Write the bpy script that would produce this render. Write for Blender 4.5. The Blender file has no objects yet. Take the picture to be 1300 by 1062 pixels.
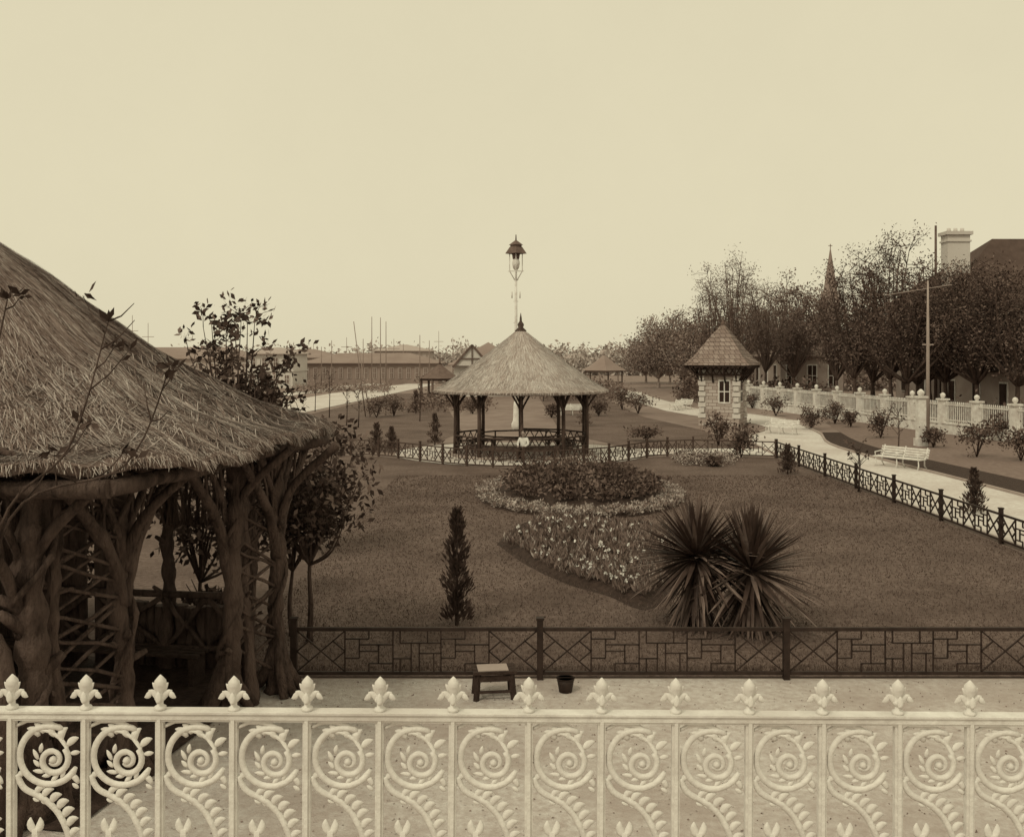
import bpy, math, random
from mathutils import Vector, Matrix
random.seed(7)
R=random.random
def U(a,b): return a+(b-a)*R()
F=1250.0; H=4.75; HY=450.0
def G(px,py,z=0.0):
    Y=(H-z)*F/(py-HY); return Vector(((px-650)/F*Y,Y,z))
def A(px,py,Y): return Vector(((px-650)/F*Y,Y,H-(py-HY)/F*Y))
# ---------------------------------------------------------------- materials
def sep(L):
    t=min(1,L/0.7)**0.8
    return (L,L*(0.60+0.385*t),L*(0.485+0.465*t),1)
def mat(name,L1,L2=None,scale=4.0,rough=0.85,bump=0.0,bscale=None,detail=6,L3=None,stretch=None,s3=.06):
    m=bpy.data.materials.new(name); m.use_nodes=True
    nt=m.node_tree; b=nt.nodes['Principled BSDF']; b.inputs['Roughness'].default_value=rough
    b.inputs['Specular IOR Level'].default_value=0.2
    if L2 is None: L2=L1*0.8
    tc=nt.nodes.new('ShaderNodeTexCoord'); src=tc.outputs['Object']
    if stretch:
        mp=nt.nodes.new('ShaderNodeMapping'); mp.inputs['Scale'].default_value=stretch
        nt.links.new(src,mp.inputs['Vector']); src=mp.outputs['Vector']
    n=nt.nodes.new('ShaderNodeTexNoise'); n.inputs['Scale'].default_value=scale; n.inputs['Detail'].default_value=detail
    n.inputs['Roughness'].default_value=0.65
    nt.links.new(src,n.inputs['Vector'])
    r=nt.nodes.new('ShaderNodeValToRGB'); r.color_ramp.elements[0].position=0.34; r.color_ramp.elements[1].position=0.66
    r.color_ramp.elements[0].color=sep(L1); r.color_ramp.elements[1].color=sep(L2)
    nt.links.new(n.outputs['Fac'],r.inputs['Fac']); out=r.outputs['Color']
    if L3 is not None:
        n3=nt.nodes.new('ShaderNodeTexNoise'); n3.inputs['Scale'].default_value=scale*s3; n3.inputs['Detail'].default_value=7; n3.inputs['Roughness'].default_value=.6
        nt.links.new(src,n3.inputs['Vector'])
        r3=nt.nodes.new('ShaderNodeValToRGB'); r3.color_ramp.elements[0].position=0.42; r3.color_ramp.elements[1].position=0.64
        nt.links.new(n3.outputs['Fac'],r3.inputs['Fac'])
        mx=nt.nodes.new('ShaderNodeMix'); mx.data_type='RGBA'; mx.inputs[7].default_value=sep(L3)
        ml=nt.nodes.new('ShaderNodeMath'); ml.operation='MULTIPLY'; ml.inputs[1].default_value=0.7
        nt.links.new(r3.outputs['Color'],ml.inputs[0]); nt.links.new(ml.outputs[0],mx.inputs[0]); nt.links.new(out,mx.inputs[6]); out=mx.outputs[2]
    nt.links.new(out,b.inputs['Base Color'])
    if bump>0:
        bn=nt.nodes.new('ShaderNodeTexNoise'); bn.inputs['Scale'].default_value=bscale or scale*3; bn.inputs['Detail'].default_value=8
        nt.links.new(src,bn.inputs['Vector'])
        bp=nt.nodes.new('ShaderNodeBump'); bp.inputs['Strength'].default_value=bump; bp.inputs['Distance'].default_value=0.05
        nt.links.new(bn.outputs['Fac'],bp.inputs['Height']); nt.links.new(bp.outputs['Normal'],b.inputs['Normal'])
    return m
def brickmat(name,L1,L2,Lm,scale,bw=0.5,rh=0.25):
    m=mat(name,L1,L2,scale); nt=m.node_tree; b=nt.nodes['Principled BSDF']
    tc=nt.nodes.new('ShaderNodeTexCoord'); sx=nt.nodes.new('ShaderNodeSeparateXYZ'); nt.links.new(tc.outputs['Object'],sx.inputs[0])
    ad=nt.nodes.new('ShaderNodeMath'); nt.links.new(sx.outputs[0],ad.inputs[0]); nt.links.new(sx.outputs[1],ad.inputs[1])
    cx=nt.nodes.new('ShaderNodeCombineXYZ'); nt.links.new(ad.outputs[0],cx.inputs[0]); nt.links.new(sx.outputs[2],cx.inputs[1])
    t=nt.nodes.new('ShaderNodeTexBrick'); t.inputs['Scale'].default_value=1.0; t.inputs['Brick Width'].default_value=bw; t.inputs['Row Height'].default_value=rh
    t.inputs['Mortar Size'].default_value=0.02
    t.inputs['Color1'].default_value=sep(L1); t.inputs['Color2'].default_value=sep(L2); t.inputs['Mortar'].default_value=sep(Lm)
    nt.links.new(cx.outputs[0],t.inputs['Vector']); nt.links.new(t.outputs['Color'],b.inputs['Base Color'])
    return m
M={}
M['ground']=mat('ground_soil',0.20,0.30,0.6,bump=.3,L3=0.15)
M['gravel']=mat('gravel',0.44,0.62,9,bump=.5,bscale=40,L3=0.36)
M['path']=mat('path_gravel',0.52,0.68,5,bump=.2,L3=0.46)
M['lawn']=mat('lawn',0.105,0.215,9,bump=.9,bscale=30,L3=0.085,s3=.045)
M['lawnfar']=mat('lawn_far',0.15,0.25,4,L3=0.19)
M['blade']=mat('grass_blade',0.10,0.22,3)
M['soil']=mat('soil',0.035,0.07,8,bump=.8)
M['bark']=mat('bark',0.03,0.11,9,bump=1,bscale=30,stretch=(1,1,.3),L3=.14,s3=.35)
M['darkwood']=mat('dark_wood',0.03,0.06,9,bump=.5)
M['fence']=mat('fence_paint',0.022,0.045,6,rough=.6)
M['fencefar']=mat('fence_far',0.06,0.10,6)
M['white']=mat('white_paint',0.64,0.84,14,rough=.5,bump=.15,bscale=60,L3=.56)
M['white2']=mat('white_paint_far',0.55,0.78,3)
M['bench']=mat('bench_paint',0.6,0.78,6)
M['st1']=mat('straw_a',0.17,0.28,2.2); M['st2']=mat('straw_b',0.34,0.52,2.2); M['st3']=mat('straw_c',0.09,0.15,2.2)
M['stb']=mat('straw_base',0.09,0.20,5,bump=1)
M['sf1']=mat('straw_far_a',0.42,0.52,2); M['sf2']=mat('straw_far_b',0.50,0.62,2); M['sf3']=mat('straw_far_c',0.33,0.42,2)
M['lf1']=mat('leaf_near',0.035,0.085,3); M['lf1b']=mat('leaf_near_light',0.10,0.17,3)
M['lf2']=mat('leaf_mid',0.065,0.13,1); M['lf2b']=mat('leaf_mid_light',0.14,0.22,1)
M['lf3']=mat('leaf_far',0.15,0.24,.5); M['lf3b']=mat('leaf_far_light',0.25,0.35,.5)  # lighter leaf colours with some distance haze painted in
M['lf4']=mat('leaf_haze',0.36,0.46,.2); M['lf4b']=mat('leaf_haze_light',0.48,0.56,.2)  # leaf colours paled further to stand for distance haze
M['barkfar']=mat('bark_far',0.11,0.18,2); M['barkhz']=mat('bark_haze',0.28,0.34,2)  # distance haze painted into the bark colours
M['yuc']=mat('yucca_leaf',0.05,0.10,3,rough=.5); M['yucl']=mat('yucca_leaf_light',0.15,0.24,3,rough=.45); M['yucd']=mat('yucca_dead_leaf',0.12,0.2,3)
M['flower']=mat('flower',0.6,0.8,3); M['silver']=mat('border_leaf',0.34,0.5,2); M['silver2']=mat('border_leaf_dark',0.16,0.26,2)
M['stone']=brickmat('kiosk_stone',0.38,0.52,0.24,1,.55,.22)
M['tile']=brickmat('roof_tile',0.24,0.34,0.11,1,.35,.28)
M['roofd']=mat('roof_dark',0.07,0.10,1,bump=.3); M['wallm']=mat('plaster_wall',0.32,0.42,.6); M['glass']=mat('window_glass',0.03,0.05,1,rough=.15)
M['hzd']=mat('haze_dark',0.24,0.30,.2); M['hzm']=mat('haze_mid',0.36,0.44,.1); M['hzl']=mat('haze_light',0.56,0.66,.1)  # distance haze painted into building tones; the lightest also serves pale stone
M['hzx']=mat('haze_window',0.17,0.2,.1)  # window tone paled by the same painted haze
M['skin']=mat('skin',0.32,0.36,5); M['hair']=mat('hair',0.02,0.03,5); M['cloth']=mat('white_cloth',0.62,0.72,6); M['trous']=mat('dark_cloth',0.05,0.08,6)
M['water']=mat('river_water',0.40,0.5,.1,rough=.4)
# ---------------------------------------------------------------- builder
COL=bpy.context.scene.collection
class MB:
    def __init__(s): s.v=[];s.f=[];s.m=[];s.sm=[]
    def face(s,pts,mi=0):
        i=len(s.v); s.v.extend([tuple(p) for p in pts]); s.f.append(tuple(range(i,i+len(pts)))); s.m.append(mi); s.sm.append(False)
    def box(s,c,sz,rz=0,mi=0,rot=None):
        Mx=rot if rot is not None else Matrix.Rotation(rz,3,'Z')
        c=Vector(c); i=len(s.v)
        for x in(-.5,.5):
            for y in(-.5,.5):
                for z in(-.5,.5): s.v.append(tuple(c+Mx@Vector((x*sz[0],y*sz[1],z*sz[2]))))
        for q in((0,1,3,2),(4,6,7,5),(0,4,5,1),(2,3,7,6),(0,2,6,4),(1,5,7,3)):
            s.f.append(tuple(i+k for k in q)); s.m.append(mi); s.sm.append(False)
    def bar(s,a,b,w,d,mi=0,up=Vector((0,0,1))):
        a=Vector(a);b=Vector(b);x=(b-a); L=x.length; x.normalize()
        y=up.cross(x)
        if y.length<1e-4: y=Vector((0,1,0)).cross(x)
        if y.length<1e-4: y=Vector((1,0,0))
        y.normalize(); z=x.cross(y)
        s.box((a+b)/2,(L,d,w),rot=Matrix((x,y,z)).transposed(),mi=mi)
    def tube(s,pts,rad,n=6,mi=0,cap=True,flat=1.0,smooth=True,jit=0.0):
        pts=[Vector(p) for p in pts]; k=len(pts)
        if not hasattr(rad,'__len__'): rad=[rad]*k
        i0=len(s.v); ref=None
        for j,p in enumerate(pts):
            d=(pts[min(j+1,k-1)]-pts[max(j-1,0)])
            if d.length<1e-9: d=Vector((0,0,1))
            d.normalize()
            if ref is None:
                ref=Vector((0,1,0)) if abs(d.y)<.9 else Vector((1,0,0))
            u=(ref-d*ref.dot(d)); 
            if u.length<1e-5: u=d.orthogonal()
            u.normalize(); w=d.cross(u); ref=u
            for a in range(n):
                t=2*math.pi*a/n; rr=rad[j]*(1+(random.gauss(0,jit)+.5*jit*math.sin(a*2.4+j*.8) if jit else 0)); s.v.append(tuple(p+(u*math.cos(t)*flat+w*math.sin(t))*rr))
        for j in range(k-1):
            for a in range(n):
                b=(a+1)%n; s.f.append((i0+j*n+a,i0+j*n+b,i0+(j+1)*n+b,i0+(j+1)*n+a)); s.m.append(mi); s.sm.append(smooth)
        if cap:
            s.f.append(tuple(i0+a for a in range(n))[::-1]); s.m.append(mi); s.sm.append(False)
            s.f.append(tuple(i0+(k-1)*n+a for a in range(n))); s.m.append(mi); s.sm.append(False)
    def lathe(s,c,prof,n=12,mi=0):
        s.tube([Vector(c)+Vector((0,0,z)) for r,z in prof],[max(r,1e-4) for r,z in prof],n,mi)
    def leaf(s,p,size,mi=0,up=0.0,asp=.5,dirv=None):
        d=dirv if dirv is not None else Vector((U(-1,1),U(-1,1),U(-1,1)+up))
        if d.length<.01: d=Vector((0,0,1))
        d.normalize(); r=Vector((U(-1,1),U(-1,1),U(-1,1))); w=d.cross(r)
        if w.length<.01: w=d.orthogonal()
        w.normalize(); L=size; i=len(s.v)
        s.v.extend([tuple(p),tuple(p+d*L*.5+w*L*asp*.5),tuple(p+d*L),tuple(p+d*L*.5-w*L*asp*.5)])
        s.f.append((i,i+1,i+2,i+3)); s.m.append(mi); s.sm.append(False)
    def obj(s,name,mats,parent=None,loc=None,rot=None):
        me=bpy.data.meshes.new(name); me.from_pydata(s.v,[],s.f)
        for m in mats: me.materials.append(M[m] if isinstance(m,str) else m)
        me.polygons.foreach_set('material_index',s.m); me.polygons.foreach_set('use_smooth',s.sm); me.update()
        o=bpy.data.objects.new(name,me); COL.objects.link(o)
        if parent: o.parent=parent
        if loc: o.location=loc
        if rot: o.rotation_euler=rot
        return o
def empty(name,loc=(0,0,0),rz=0):
    e=bpy.data.objects.new(name,None); COL.objects.link(e); e.location=loc; e.rotation_euler=(0,0,rz); e.empty_display_size=.3; return e
def sheet(name,pts,z,m,wob=0):
    b=MB(); b.face([(p[0],p[1],z) for p in pts]); return b.obj(name,[m])
def smooth_line(pts,n=8):
    pts=[Vector(p) for p in pts]; out=[]
    for i in range(len(pts)-1):
        p0=pts[max(i-1,0)];p1=pts[i];p2=pts[i+1];p3=pts[min(i+2,len(pts)-1)]
        for k in range(n):
            t=k/n; out.append(.5*((2*p1)+(p2-p0)*t+(2*p0-5*p1+4*p2-p3)*t*t+(3*p1-p0-3*p2+p3)*t**3))
    out.append(pts[-1]); return out
# ---------------------------------------------------------------- ground
sheet('ground',[(-2500,-300),(2500,-300),(2500,4000),(-2500,4000)],0,'ground')
sheet('gravel_path',[(-30,-8),(17.6,-8),(17.6,14.42),(-30,14.42)],.006,'gravel')
def P2(l): return [(v.x,v.y) for v in l]
fl=smooth_line([(-13,47.5,0),(-7.6,46.4,0),(-5.2,45,0),(-3,42.6,0),(-.8,41.3,0),(1.8,41.2,0),(4.2,42.6,0),(6.2,45.2,0),(8.5,46.2,0),(12.1,45.2,0)],6)
sheet('lawn',[(-13,14.5),(12.25,14.5)]+[(v.x,v.y) for v in reversed(fl)],.012,'lawn')
sheet('far_lawn',[(-13,47.6),(-5.2,48),(-3,60),(-6,90),(-10,120),(-14,120),(-16,80),(-17,47.6)],.012,'lawn')
sheet('far_lawn.001',[(6,50),(12,50),(12,62),(10,75),(10,110),(3,110),(3,60)],.012,'lawn')
rp_l=smooth_line([(12.45,14.45,0),(12.4,45,0),(13.5,56,0),(16.3,63,0),(16.4,69,0),(13.5,80,0),(12.4,100,0),(9,220,0)],6)
rp_r=smooth_line([(17.4,14.45,0),(17.1,33,0),(16.6,50,0),(18.6,60,0),(20,74,0),(17,86,0),(15.8,100,0),(14.5,220,0)],6)
sheet('garden_path',P2(rp_l)+P2(list(reversed(rp_r))),.016,'path')
b=MB(); ring=[(0.4+6.0*math.cos(a*math.pi/24),47.5+5.7*math.sin(a*math.pi/24),.020) for a in range(48)]; b.face(ring); b.obj('bandstand_path',['path'])
sheet('cross_path',[(5.5,46.4),(8.5,46.9),(12.5,46.3),(12.5,49.6),(5.5,49.6)],.024,'path')
sheet('riverside_road',[(-15,47.9),(-18,47.9),(-24,80),(-22,120),(-17,160),(-14,250),(-11,250),(-12.5,150),(-17,80)],.03,'path')
sheet('riverside_road.001',[(-34,70),(-25,150),(-19,240),(-16,240),(-21,150),(-31,70)],.03,'path')
rb=smooth_line([(17.6,14,0),(17.3,33,0),(16.8,50,0),(18.9,60,0)],6); rb2=smooth_line([(19.8,14,0),(19.5,33,0),(18.6,50,0),(20,60,0)],6)
sheet('planting_bed',P2(rb)+P2(list(reversed(rb2))),.02,'soil')
sheet('verge',P2(rb2)+[(24,78),(30,78),(34,14)],.012,'lawnfar')
sheet('river',[(-70,170),(-40,186),(-38,700),(-600,700),(-600,120)],.05,'water')
b=MB()
for L in (rp_r[:26],rp_l[:20]):
    for i in range(len(L)-1): b.bar(L[i]+Vector((0,0,.05)),L[i+1]+Vector((0,0,.05)),.1,.1)
b.obj('path_kerb',['wallm'])
# grass blades
b=MB()
for i in range(85000):
    y=14.6+ (R()**1.5)*24; x=U(-4.5,min(12.2,y*.55))
    h=U(.02,.055)*(1.8 if y<14.9 else 1); a=U(0,6.28); w=.006+.0007*(y-14); dx,dy=math.cos(a)*w,math.sin(a)*w
    lx,ly=U(-.03,.03),U(-.03,.03)
    b.v.extend([(x-dx,y-dy,.01),(x+dx,y+dy,.01),(x+lx,y+ly,.01+h)]); k=len(b.v); b.f.append((k-3,k-2,k-1)); b.m.append(0 if R()<.6 else 1); b.sm.append(False)
b.obj('lawn_grass',['blade','lf2'])
b=MB()
for i in range(2500):
    y=U(8.5,14.3); x=U(-6,8); b.leaf(Vector((x,y,.012)),U(.01,.035),0,asp=.8,dirv=Vector((U(-1,1),U(-1,1),.05)))
b.obj('path_litter',['ground'])
# ---------------------------------------------------------------- low fretwork fence
def fret(b,p,d,w,z0,z1,kind,t=.022):
    def q(u,v): return p+d*(u*w)+Vector((0,0,z0+(z1-z0)*v))
    def l(*pts):
        for i in range(len(pts)-1): b.bar(q(*pts[i]),q(*pts[i+1]),t,t)
    if kind=='X':
        l((0,0),(1,1)); b.bar(q(0,1)+Vector((0,.004,0)),q(1,0)+Vector((0,.004,0)),t,t)
        l((0,.5),(.25,.75)); l((.75,.25),(1,.5)); l((0,.5),(.25,.25)); l((.75,.75),(1,.5))
    elif kind=='F':
        l((0,0),(0,1)); l((1,0),(1,1)); l((0,.33),(.3,.33),(.3,.8)); l((.3,.66),(.7,.66),(.7,.2)); l((.7,.66),(1,.66)); l((.3,.5),(.7,.5)); l((0,.8),(.5,.8)); l((.5,.2),(1,.2)); l((.5,.8),(.5,1)); l((.5,0),(.5,.2))
    elif kind=='G':
        l((0,.32),(.38,.32),(.38,.7),(.72,.7),(.72,1)); l((.15,0),(.15,.32)); l((.15,.7),(.38,.7)); l((.15,.7),(.15,1)); l((.38,.32),(.38,0)); l((.55,0),(.55,.45),(1,.45)); l((.85,.45),(.85,0)); l((.72,.7),(1,.7)); l((.55,.45),(.55,.7))
def fence_run(b,pts,h=.76,pitch=3.6,kinds='XFGFGFX',t=.022,post=.09,last=True):
    for i in range(len(pts)-1):
        a=Vector(pts[i]);c=Vector(pts[i+1]); L=(c-a).length; n=max(1,round(L/pitch)); d=(c-a)/L
        for k in range(n):
            p=a+d*(L/n*k); w=L/n
            b.box(p+Vector((0,0,(h+.12)/2)),(post,post,h+.12),math.atan2(d.y,d.x)); b.box(p+Vector((0,0,h+.135)),(post*1.3,post*1.3,.03),math.atan2(d.y,d.x))
            b.bar(p+Vector((0,0,h-.02)),p+d*w+Vector((0,0,h-.02)),.05,.05); b.bar(p+Vector((0,0,.1)),p+d*w+Vector((0,0,.1)),.045,.045)
            m=len(kinds); ww=(w-post)/m
            for j,kk in enumerate(kinds): fret(b,p+d*(post/2+ww*j),d,ww,.12,h-.045,kk,t)
        if last and i==len(pts)-2: b.box(c+Vector((0,0,(h+.12)/2)),(post,post,h+.12))
b=MB(); fence_run(b,[(-3.2+.01,14.4,0),(-3.19+3.6*4,14.4,0)],kinds='XFGFX',t=.02); b.obj('garden_fence',['fence'])
b=MB(); fence_run(b,[(12.35,14.5,0),(12.15,45.2,0)],pitch=3.4,kinds='XFXFX',t=.03); b.obj('garden_fence.001',['fence'])
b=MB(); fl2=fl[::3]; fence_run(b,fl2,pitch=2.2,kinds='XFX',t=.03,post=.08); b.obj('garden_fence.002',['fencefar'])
# ---------------------------------------------------------------- bridge + foreground railing
br=empty('bridge')
b=MB(); b.box((0,-1.4,2.5),(60,9.4,.36)); b.box((0,3.22,2.72),(60,.22,.08))
for x in (-24,-12,0,12,24): b.box((x,-1.5,1.16),(.9,7.5,2.32))
b.obj('deck',['wallm'],parent=br)
u=3.2/F; PIT=93.6
def Q(dx,py,dy=0): return Vector((dx*u,dy,(HY-py)*u))
def arc(cx,cy,r,a0,a1,n=16,r1=None):
    r1=r if r1 is None else r1
    return [Q(cx+(r+(r1-r)*i/n)*math.cos(math.radians(a0+(a1-a0)*i/n)),cy-(r+(r1-r)*i/n)*math.sin(math.radians(a0+(a1-a0)*i/n))) for i in range(n+1)]
def petal(b,x0,y0,x1,y1,w,bend=0,n=6,dy=0):
    pts=[];rad=[]
    dx,dy_=x1-x0,y1-y0; L=math.hypot(dx,dy_)+1e-6
    for i in range(n+1):
        t=i/n; s=math.sin(math.pi*t)*bend
        pts.append(Q(x0+dx*t-dy_/L*s,y0+dy_*t+dx/L*s,dy)); rad.append(max(.3,w*(math.sin(math.pi*min(1,t*.85+.12))**.8))*u)
    b.tube(pts,rad,8,flat=.55)
pb=MB()
pb.box(Q(0,1060),(10*u,.022,310*u)); pb.box(Q(0,1060,-.014),(4.5*u,.010,300*u))
pb.lathe(Q(0,908),[(5*u,0),(5*u,4*u),(7.5*u,6*u),(7.5*u,9*u),(4*u,11*u),(4*u,16*u),(7*u,18*u),(7*u,21*u),(4.5*u,24*u),(5*u,28*u),(8*u,36*u),(7*u,42*u),(3.5*u,46*u),(.6*u,49*u)],10)
for s_ in(-1,1):
    petal(pb,s_*2,892,s_*15,879,4.6,bend=-3*s_); petal(pb,s_*13,880,s_*20,888,3.8,bend=2*s_)
    petal(pb,s_*3,882,s_*10,869,3.4,bend=-1*s_)
petal(pb,0,893,0,878,4,dy=-.02)
pb.tube(arc(47,962,37,60,335,26),[2*u]+[4.2*u]*25+[2.5*u],8,flat=.8)
pb.tube([Q(5,925),Q(18,918),Q(32,917),Q(46,920)]+[Q(60,926)],[2*u,3*u,3.4*u,3*u,1.5*u],8,flat=.8)
pb.tube([Q(26,934),Q(36,929),Q(48,932),Q(60,940),Q(69,952)]+arc(52,968,20,40,-500,34,r1=4),[2.6*u]*5+[4.0*u]*20+[3.2*u]*15,8,flat=.9)
pb.lathe(Q(52,968)-Vector((0,0,5*u)),[(1*u,0),(4.0*u,2*u),(5.5*u,5*u),(4.0*u,8*u),(1*u,10*u)],8)
for a in (150,178,206,234,262,290,318):
    r1=27+2*math.sin(a); ca,sa=math.cos(math.radians(a)),math.sin(math.radians(a))
    ca2,sa2=math.cos(math.radians(a-26)),math.sin(math.radians(a-26))
    petal(pb,52+19*ca,968-19*sa,52+r1*ca2,968-r1*sa2,3.0,n=4)
petal(pb,34,938,19,928,4.8,bend=3); petal(pb,40,934,28,922,4.6,bend=2); petal(pb,54,938,50,922,4.6,bend=-3); petal(pb,62,944,70,927,5,bend=-4); petal(pb,70,950,84,940,4.6,bend=-2); petal(pb,74,960,86,958,3.2); petal(pb,40,932,40,921,4)
low=smooth_line([Q(6,986),Q(16,1004),Q(38,1016),Q(56,1032),Q(68,1054),Q(74,1080),Q(66,1104),Q(48,1112),Q(34,1100),Q(38,1084),Q(50,1084)],5)
pb.tube(low,[4.0*u]*len(low),8,flat=.8)
for (x,y,w_) in ((30,1012,4),(40,1015,4.6),(50,1022,5),(59,1030,5.4),(66,1040,5.4),(71,1052,5),(74,1066,4.6)):
    petal(pb,x,y,x+13,y-10,w_,bend=-3.5)
    petal(pb,x-3,y+4,x+5,y+8,2.4,bend=1)
petal(pb,8,990,20,982,4,bend=-2)
petal(pb,84,998,72,986,4,bend=2); petal(pb,84,1004,76,998,3)
pb.box(Q(30,1125),(7*u,.014,140*u))
petal(pb,30,1060,24,1041,5.2,bend=-3,n=5); petal(pb,30,1060,36,1041,5.2,bend=3,n=5)
rail=empty('iron_railing',(0,3.2,H)); rail.rotation_euler=(0,0.0062,0)
pan=pb.obj('baluster_panel',['white'],parent=rail,loc=(-.0+23*u-11*PIT*u,0,0))
for i in range(-10,12):
    o=bpy.data.objects.new('baluster_panel',pan.data); COL.objects.link(o); o.parent=rail; o.location=(23*u+i*PIT*u,U(-.001,.001),U(-.0012,.0012)); o.rotation_euler=(0,U(-.004,.004),U(-.02,.02))
b=MB(); b.box(Q(0,909),(5.2,.040,8*u)); b.box(Q(0,904.2),(5.2,.052,2.5*u)); b.box(Q(0,914.5),(5.2,.030,3*u)); b.box(Q(0,1195),(5.2,.04,10*u))
b.obj('rails',['white'],parent=rail)
# ---------------------------------------------------------------- foliage
def foliage(b,c,rx,ry,rz,nc,nl,ls,mis=(0,1),cl=.25,shell=.35,asp=.5,up=.2):
    c=Vector(c)
    for i in range(nc):
        d=Vector((random.gauss(0,1),random.gauss(0,1),random.gauss(0,1))); d.normalize(); r=(shell+(1-shell)*R())*U(.75,1.12)
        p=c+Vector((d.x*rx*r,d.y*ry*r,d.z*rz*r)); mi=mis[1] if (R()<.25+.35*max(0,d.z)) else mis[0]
        for k in range(nl):
            b.leaf(p+Vector((random.gauss(0,cl*rx),random.gauss(0,cl*rx),random.gauss(0,cl*rz))),ls*U(.6,1.3),mi,up=up,asp=asp)
def tree(name,base,ht,rad,cb,nc=120,nl=24,ls=.2,mats=('barkfar','lf3','lf3b'),tr=.22,lean=(0,0),limbs=9,twigs=5,cl=.13,shell=.3,sparse=False,lsp=.06,nb=9):
    b=MB(); base=Vector((base[0],base[1],0)); cz=(ht+cb)/2; c=base+Vector((lean[0],lean[1],cz)); rz=(ht-cb)/2
    fork=base+Vector((lean[0]*.4,lean[1]*.4,cb*.85))
    b.tube(smooth_line([base,base+Vector((U(-.1,.1),0,cb*.4)),fork,c+Vector((U(-.3,.3),0,rz*.3))],4),[tr*1.3]+[tr*(1-.065*i) for i in range(12)],7)
    tips=[]
    for i in range(limbs):
        a=2*math.pi*i/limbs+U(-.3,.3); e=U(-.1,.95) if not sparse else U(-.15,1.35); rr=rad*U(.7,1)
        tip=c+Vector((math.cos(a)*rr*math.cos(e),math.sin(a)*rr*math.cos(e),rz*math.sin(e)*U(.8,1.05)))
        mid=fork.lerp(tip,.5)+Vector((U(-.1,.1)*rad,0,-rz*.12+U(-.2,.2)))
        L=smooth_line([fork,mid,tip],4); b.tube(L,[tr*.5*(1-i2/len(L)*.88) for i2 in range(len(L))],5)
        for j in range(twigs):
            s=L[random.randint(3,len(L)-1)]; e2=s+Vector((U(-1,1),U(-1,1),U(-.3,1)))*rad*.38
            m2=s.lerp(e2,.5)+Vector((0,0,U(0,.08)*rad)); b.tube([s,m2,e2],[tr*.14,tr*.09,tr*.03],4); tips.append(e2); tips.append(m2)
            if sparse:
                for q in range(4):
                    e3=m2.lerp(e2,R())+Vector((U(-1,1),U(-1,1),U(-.2,1)))*rad*.16; b.tube([m2.lerp(e2,.5),e3],[tr*.06,tr*.02],3,cap=False); tips.append(e3)
    if sparse:
        for t in tips:
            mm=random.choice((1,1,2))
            if R()<.15: continue
            for k in range(nl): b.leaf(t+Vector((random.gauss(0,1),random.gauss(0,1),random.gauss(0,1)))*rad*lsp,ls*U(.6,1.2),mm)
    else:
        for i in range(nb):
            d=Vector((random.gauss(0,1),random.gauss(0,1),random.gauss(0,.8))); d.normalize(); lc=c+Vector((d.x*rad*.58,d.y*rad*.58,d.z*rz*.6)); lr=U(.35,.55)
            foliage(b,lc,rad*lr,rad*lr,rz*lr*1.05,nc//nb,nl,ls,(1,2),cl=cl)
        for t in tips:
            for k in range(nl//2): b.leaf(t+Vector((random.gauss(0,1),random.gauss(0,1),random.gauss(0,1)))*rad*.08,ls*U(.6,1.2),random.choice((1,1,2)))
    return b.obj(name,list(mats))
def shrub(name,base,rad,ht,nc=40,nl=18,ls=.12,mats=('bark','lf2','lf2b'),asp=.5):
    b=MB(); base=Vector((base[0],base[1],0))
    for i in range(7):
        a=U(0,6.28); b.tube([base,base+Vector((math.cos(a)*rad*.3,math.sin(a)*rad*.3,ht*.45)),base+Vector((math.cos(a)*rad*.7,math.sin(a)*rad*.7,ht*U(.7,1)))],[.03,.02,.006],4)
    foliage(b,base+Vector((0,0,ht*.55)),rad,rad,ht*.47,nc,nl,ls,(1,2),cl=.16,shell=.1,asp=asp); return b.obj(name,list(mats))
def conifer(name,base,ht,rad,n=900,ls=.12,mats=('bark','lf1','lf2b'),pw=2.2):
    b=MB(); base=Vector((base[0],base[1],0)); b.tube([base,base+Vector((0,0,ht*.95))],[.04,.01],5)
    for i in range(n):
        t=R(); z=ht*(.04+.96*t); r=rad*(1-t**pw)*(.55+.45*math.sin(t*21+i%3))*math.sqrt(R())*1.1; a=U(0,6.28)
        b.leaf(base+Vector((math.cos(a)*r,math.sin(a)*r,z)),ls*U(.6,1.4),1 if R()<.8 else 2,asp=.3,dirv=Vector((math.cos(a)*.6,math.sin(a)*.6,U(.5,1.3))))
    return b.obj(name,list(mats))
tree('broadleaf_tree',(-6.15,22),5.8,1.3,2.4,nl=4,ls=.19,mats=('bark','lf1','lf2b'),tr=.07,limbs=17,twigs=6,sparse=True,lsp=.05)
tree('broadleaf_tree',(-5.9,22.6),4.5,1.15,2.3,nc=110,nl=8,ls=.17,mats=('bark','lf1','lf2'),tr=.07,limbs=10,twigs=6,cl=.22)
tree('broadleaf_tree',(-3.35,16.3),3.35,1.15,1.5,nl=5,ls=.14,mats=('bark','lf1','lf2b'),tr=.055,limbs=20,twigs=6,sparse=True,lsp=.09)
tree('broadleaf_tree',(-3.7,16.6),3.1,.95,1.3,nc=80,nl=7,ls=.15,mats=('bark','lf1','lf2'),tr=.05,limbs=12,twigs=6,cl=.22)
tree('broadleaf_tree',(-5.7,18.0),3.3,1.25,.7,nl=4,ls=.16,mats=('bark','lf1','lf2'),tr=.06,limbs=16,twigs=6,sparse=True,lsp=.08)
shrub('shrub',(-8.3,17.6),1.3,2.4,nc=60,ls=.16,mats=('bark','lf1','lf2')); shrub('shrub',(-5.0,16.6),.7,1.0,nc=30,ls=.14,mats=('bark','lf1','lf2'))  # left shrub added to darken the background behind the shelter
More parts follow.
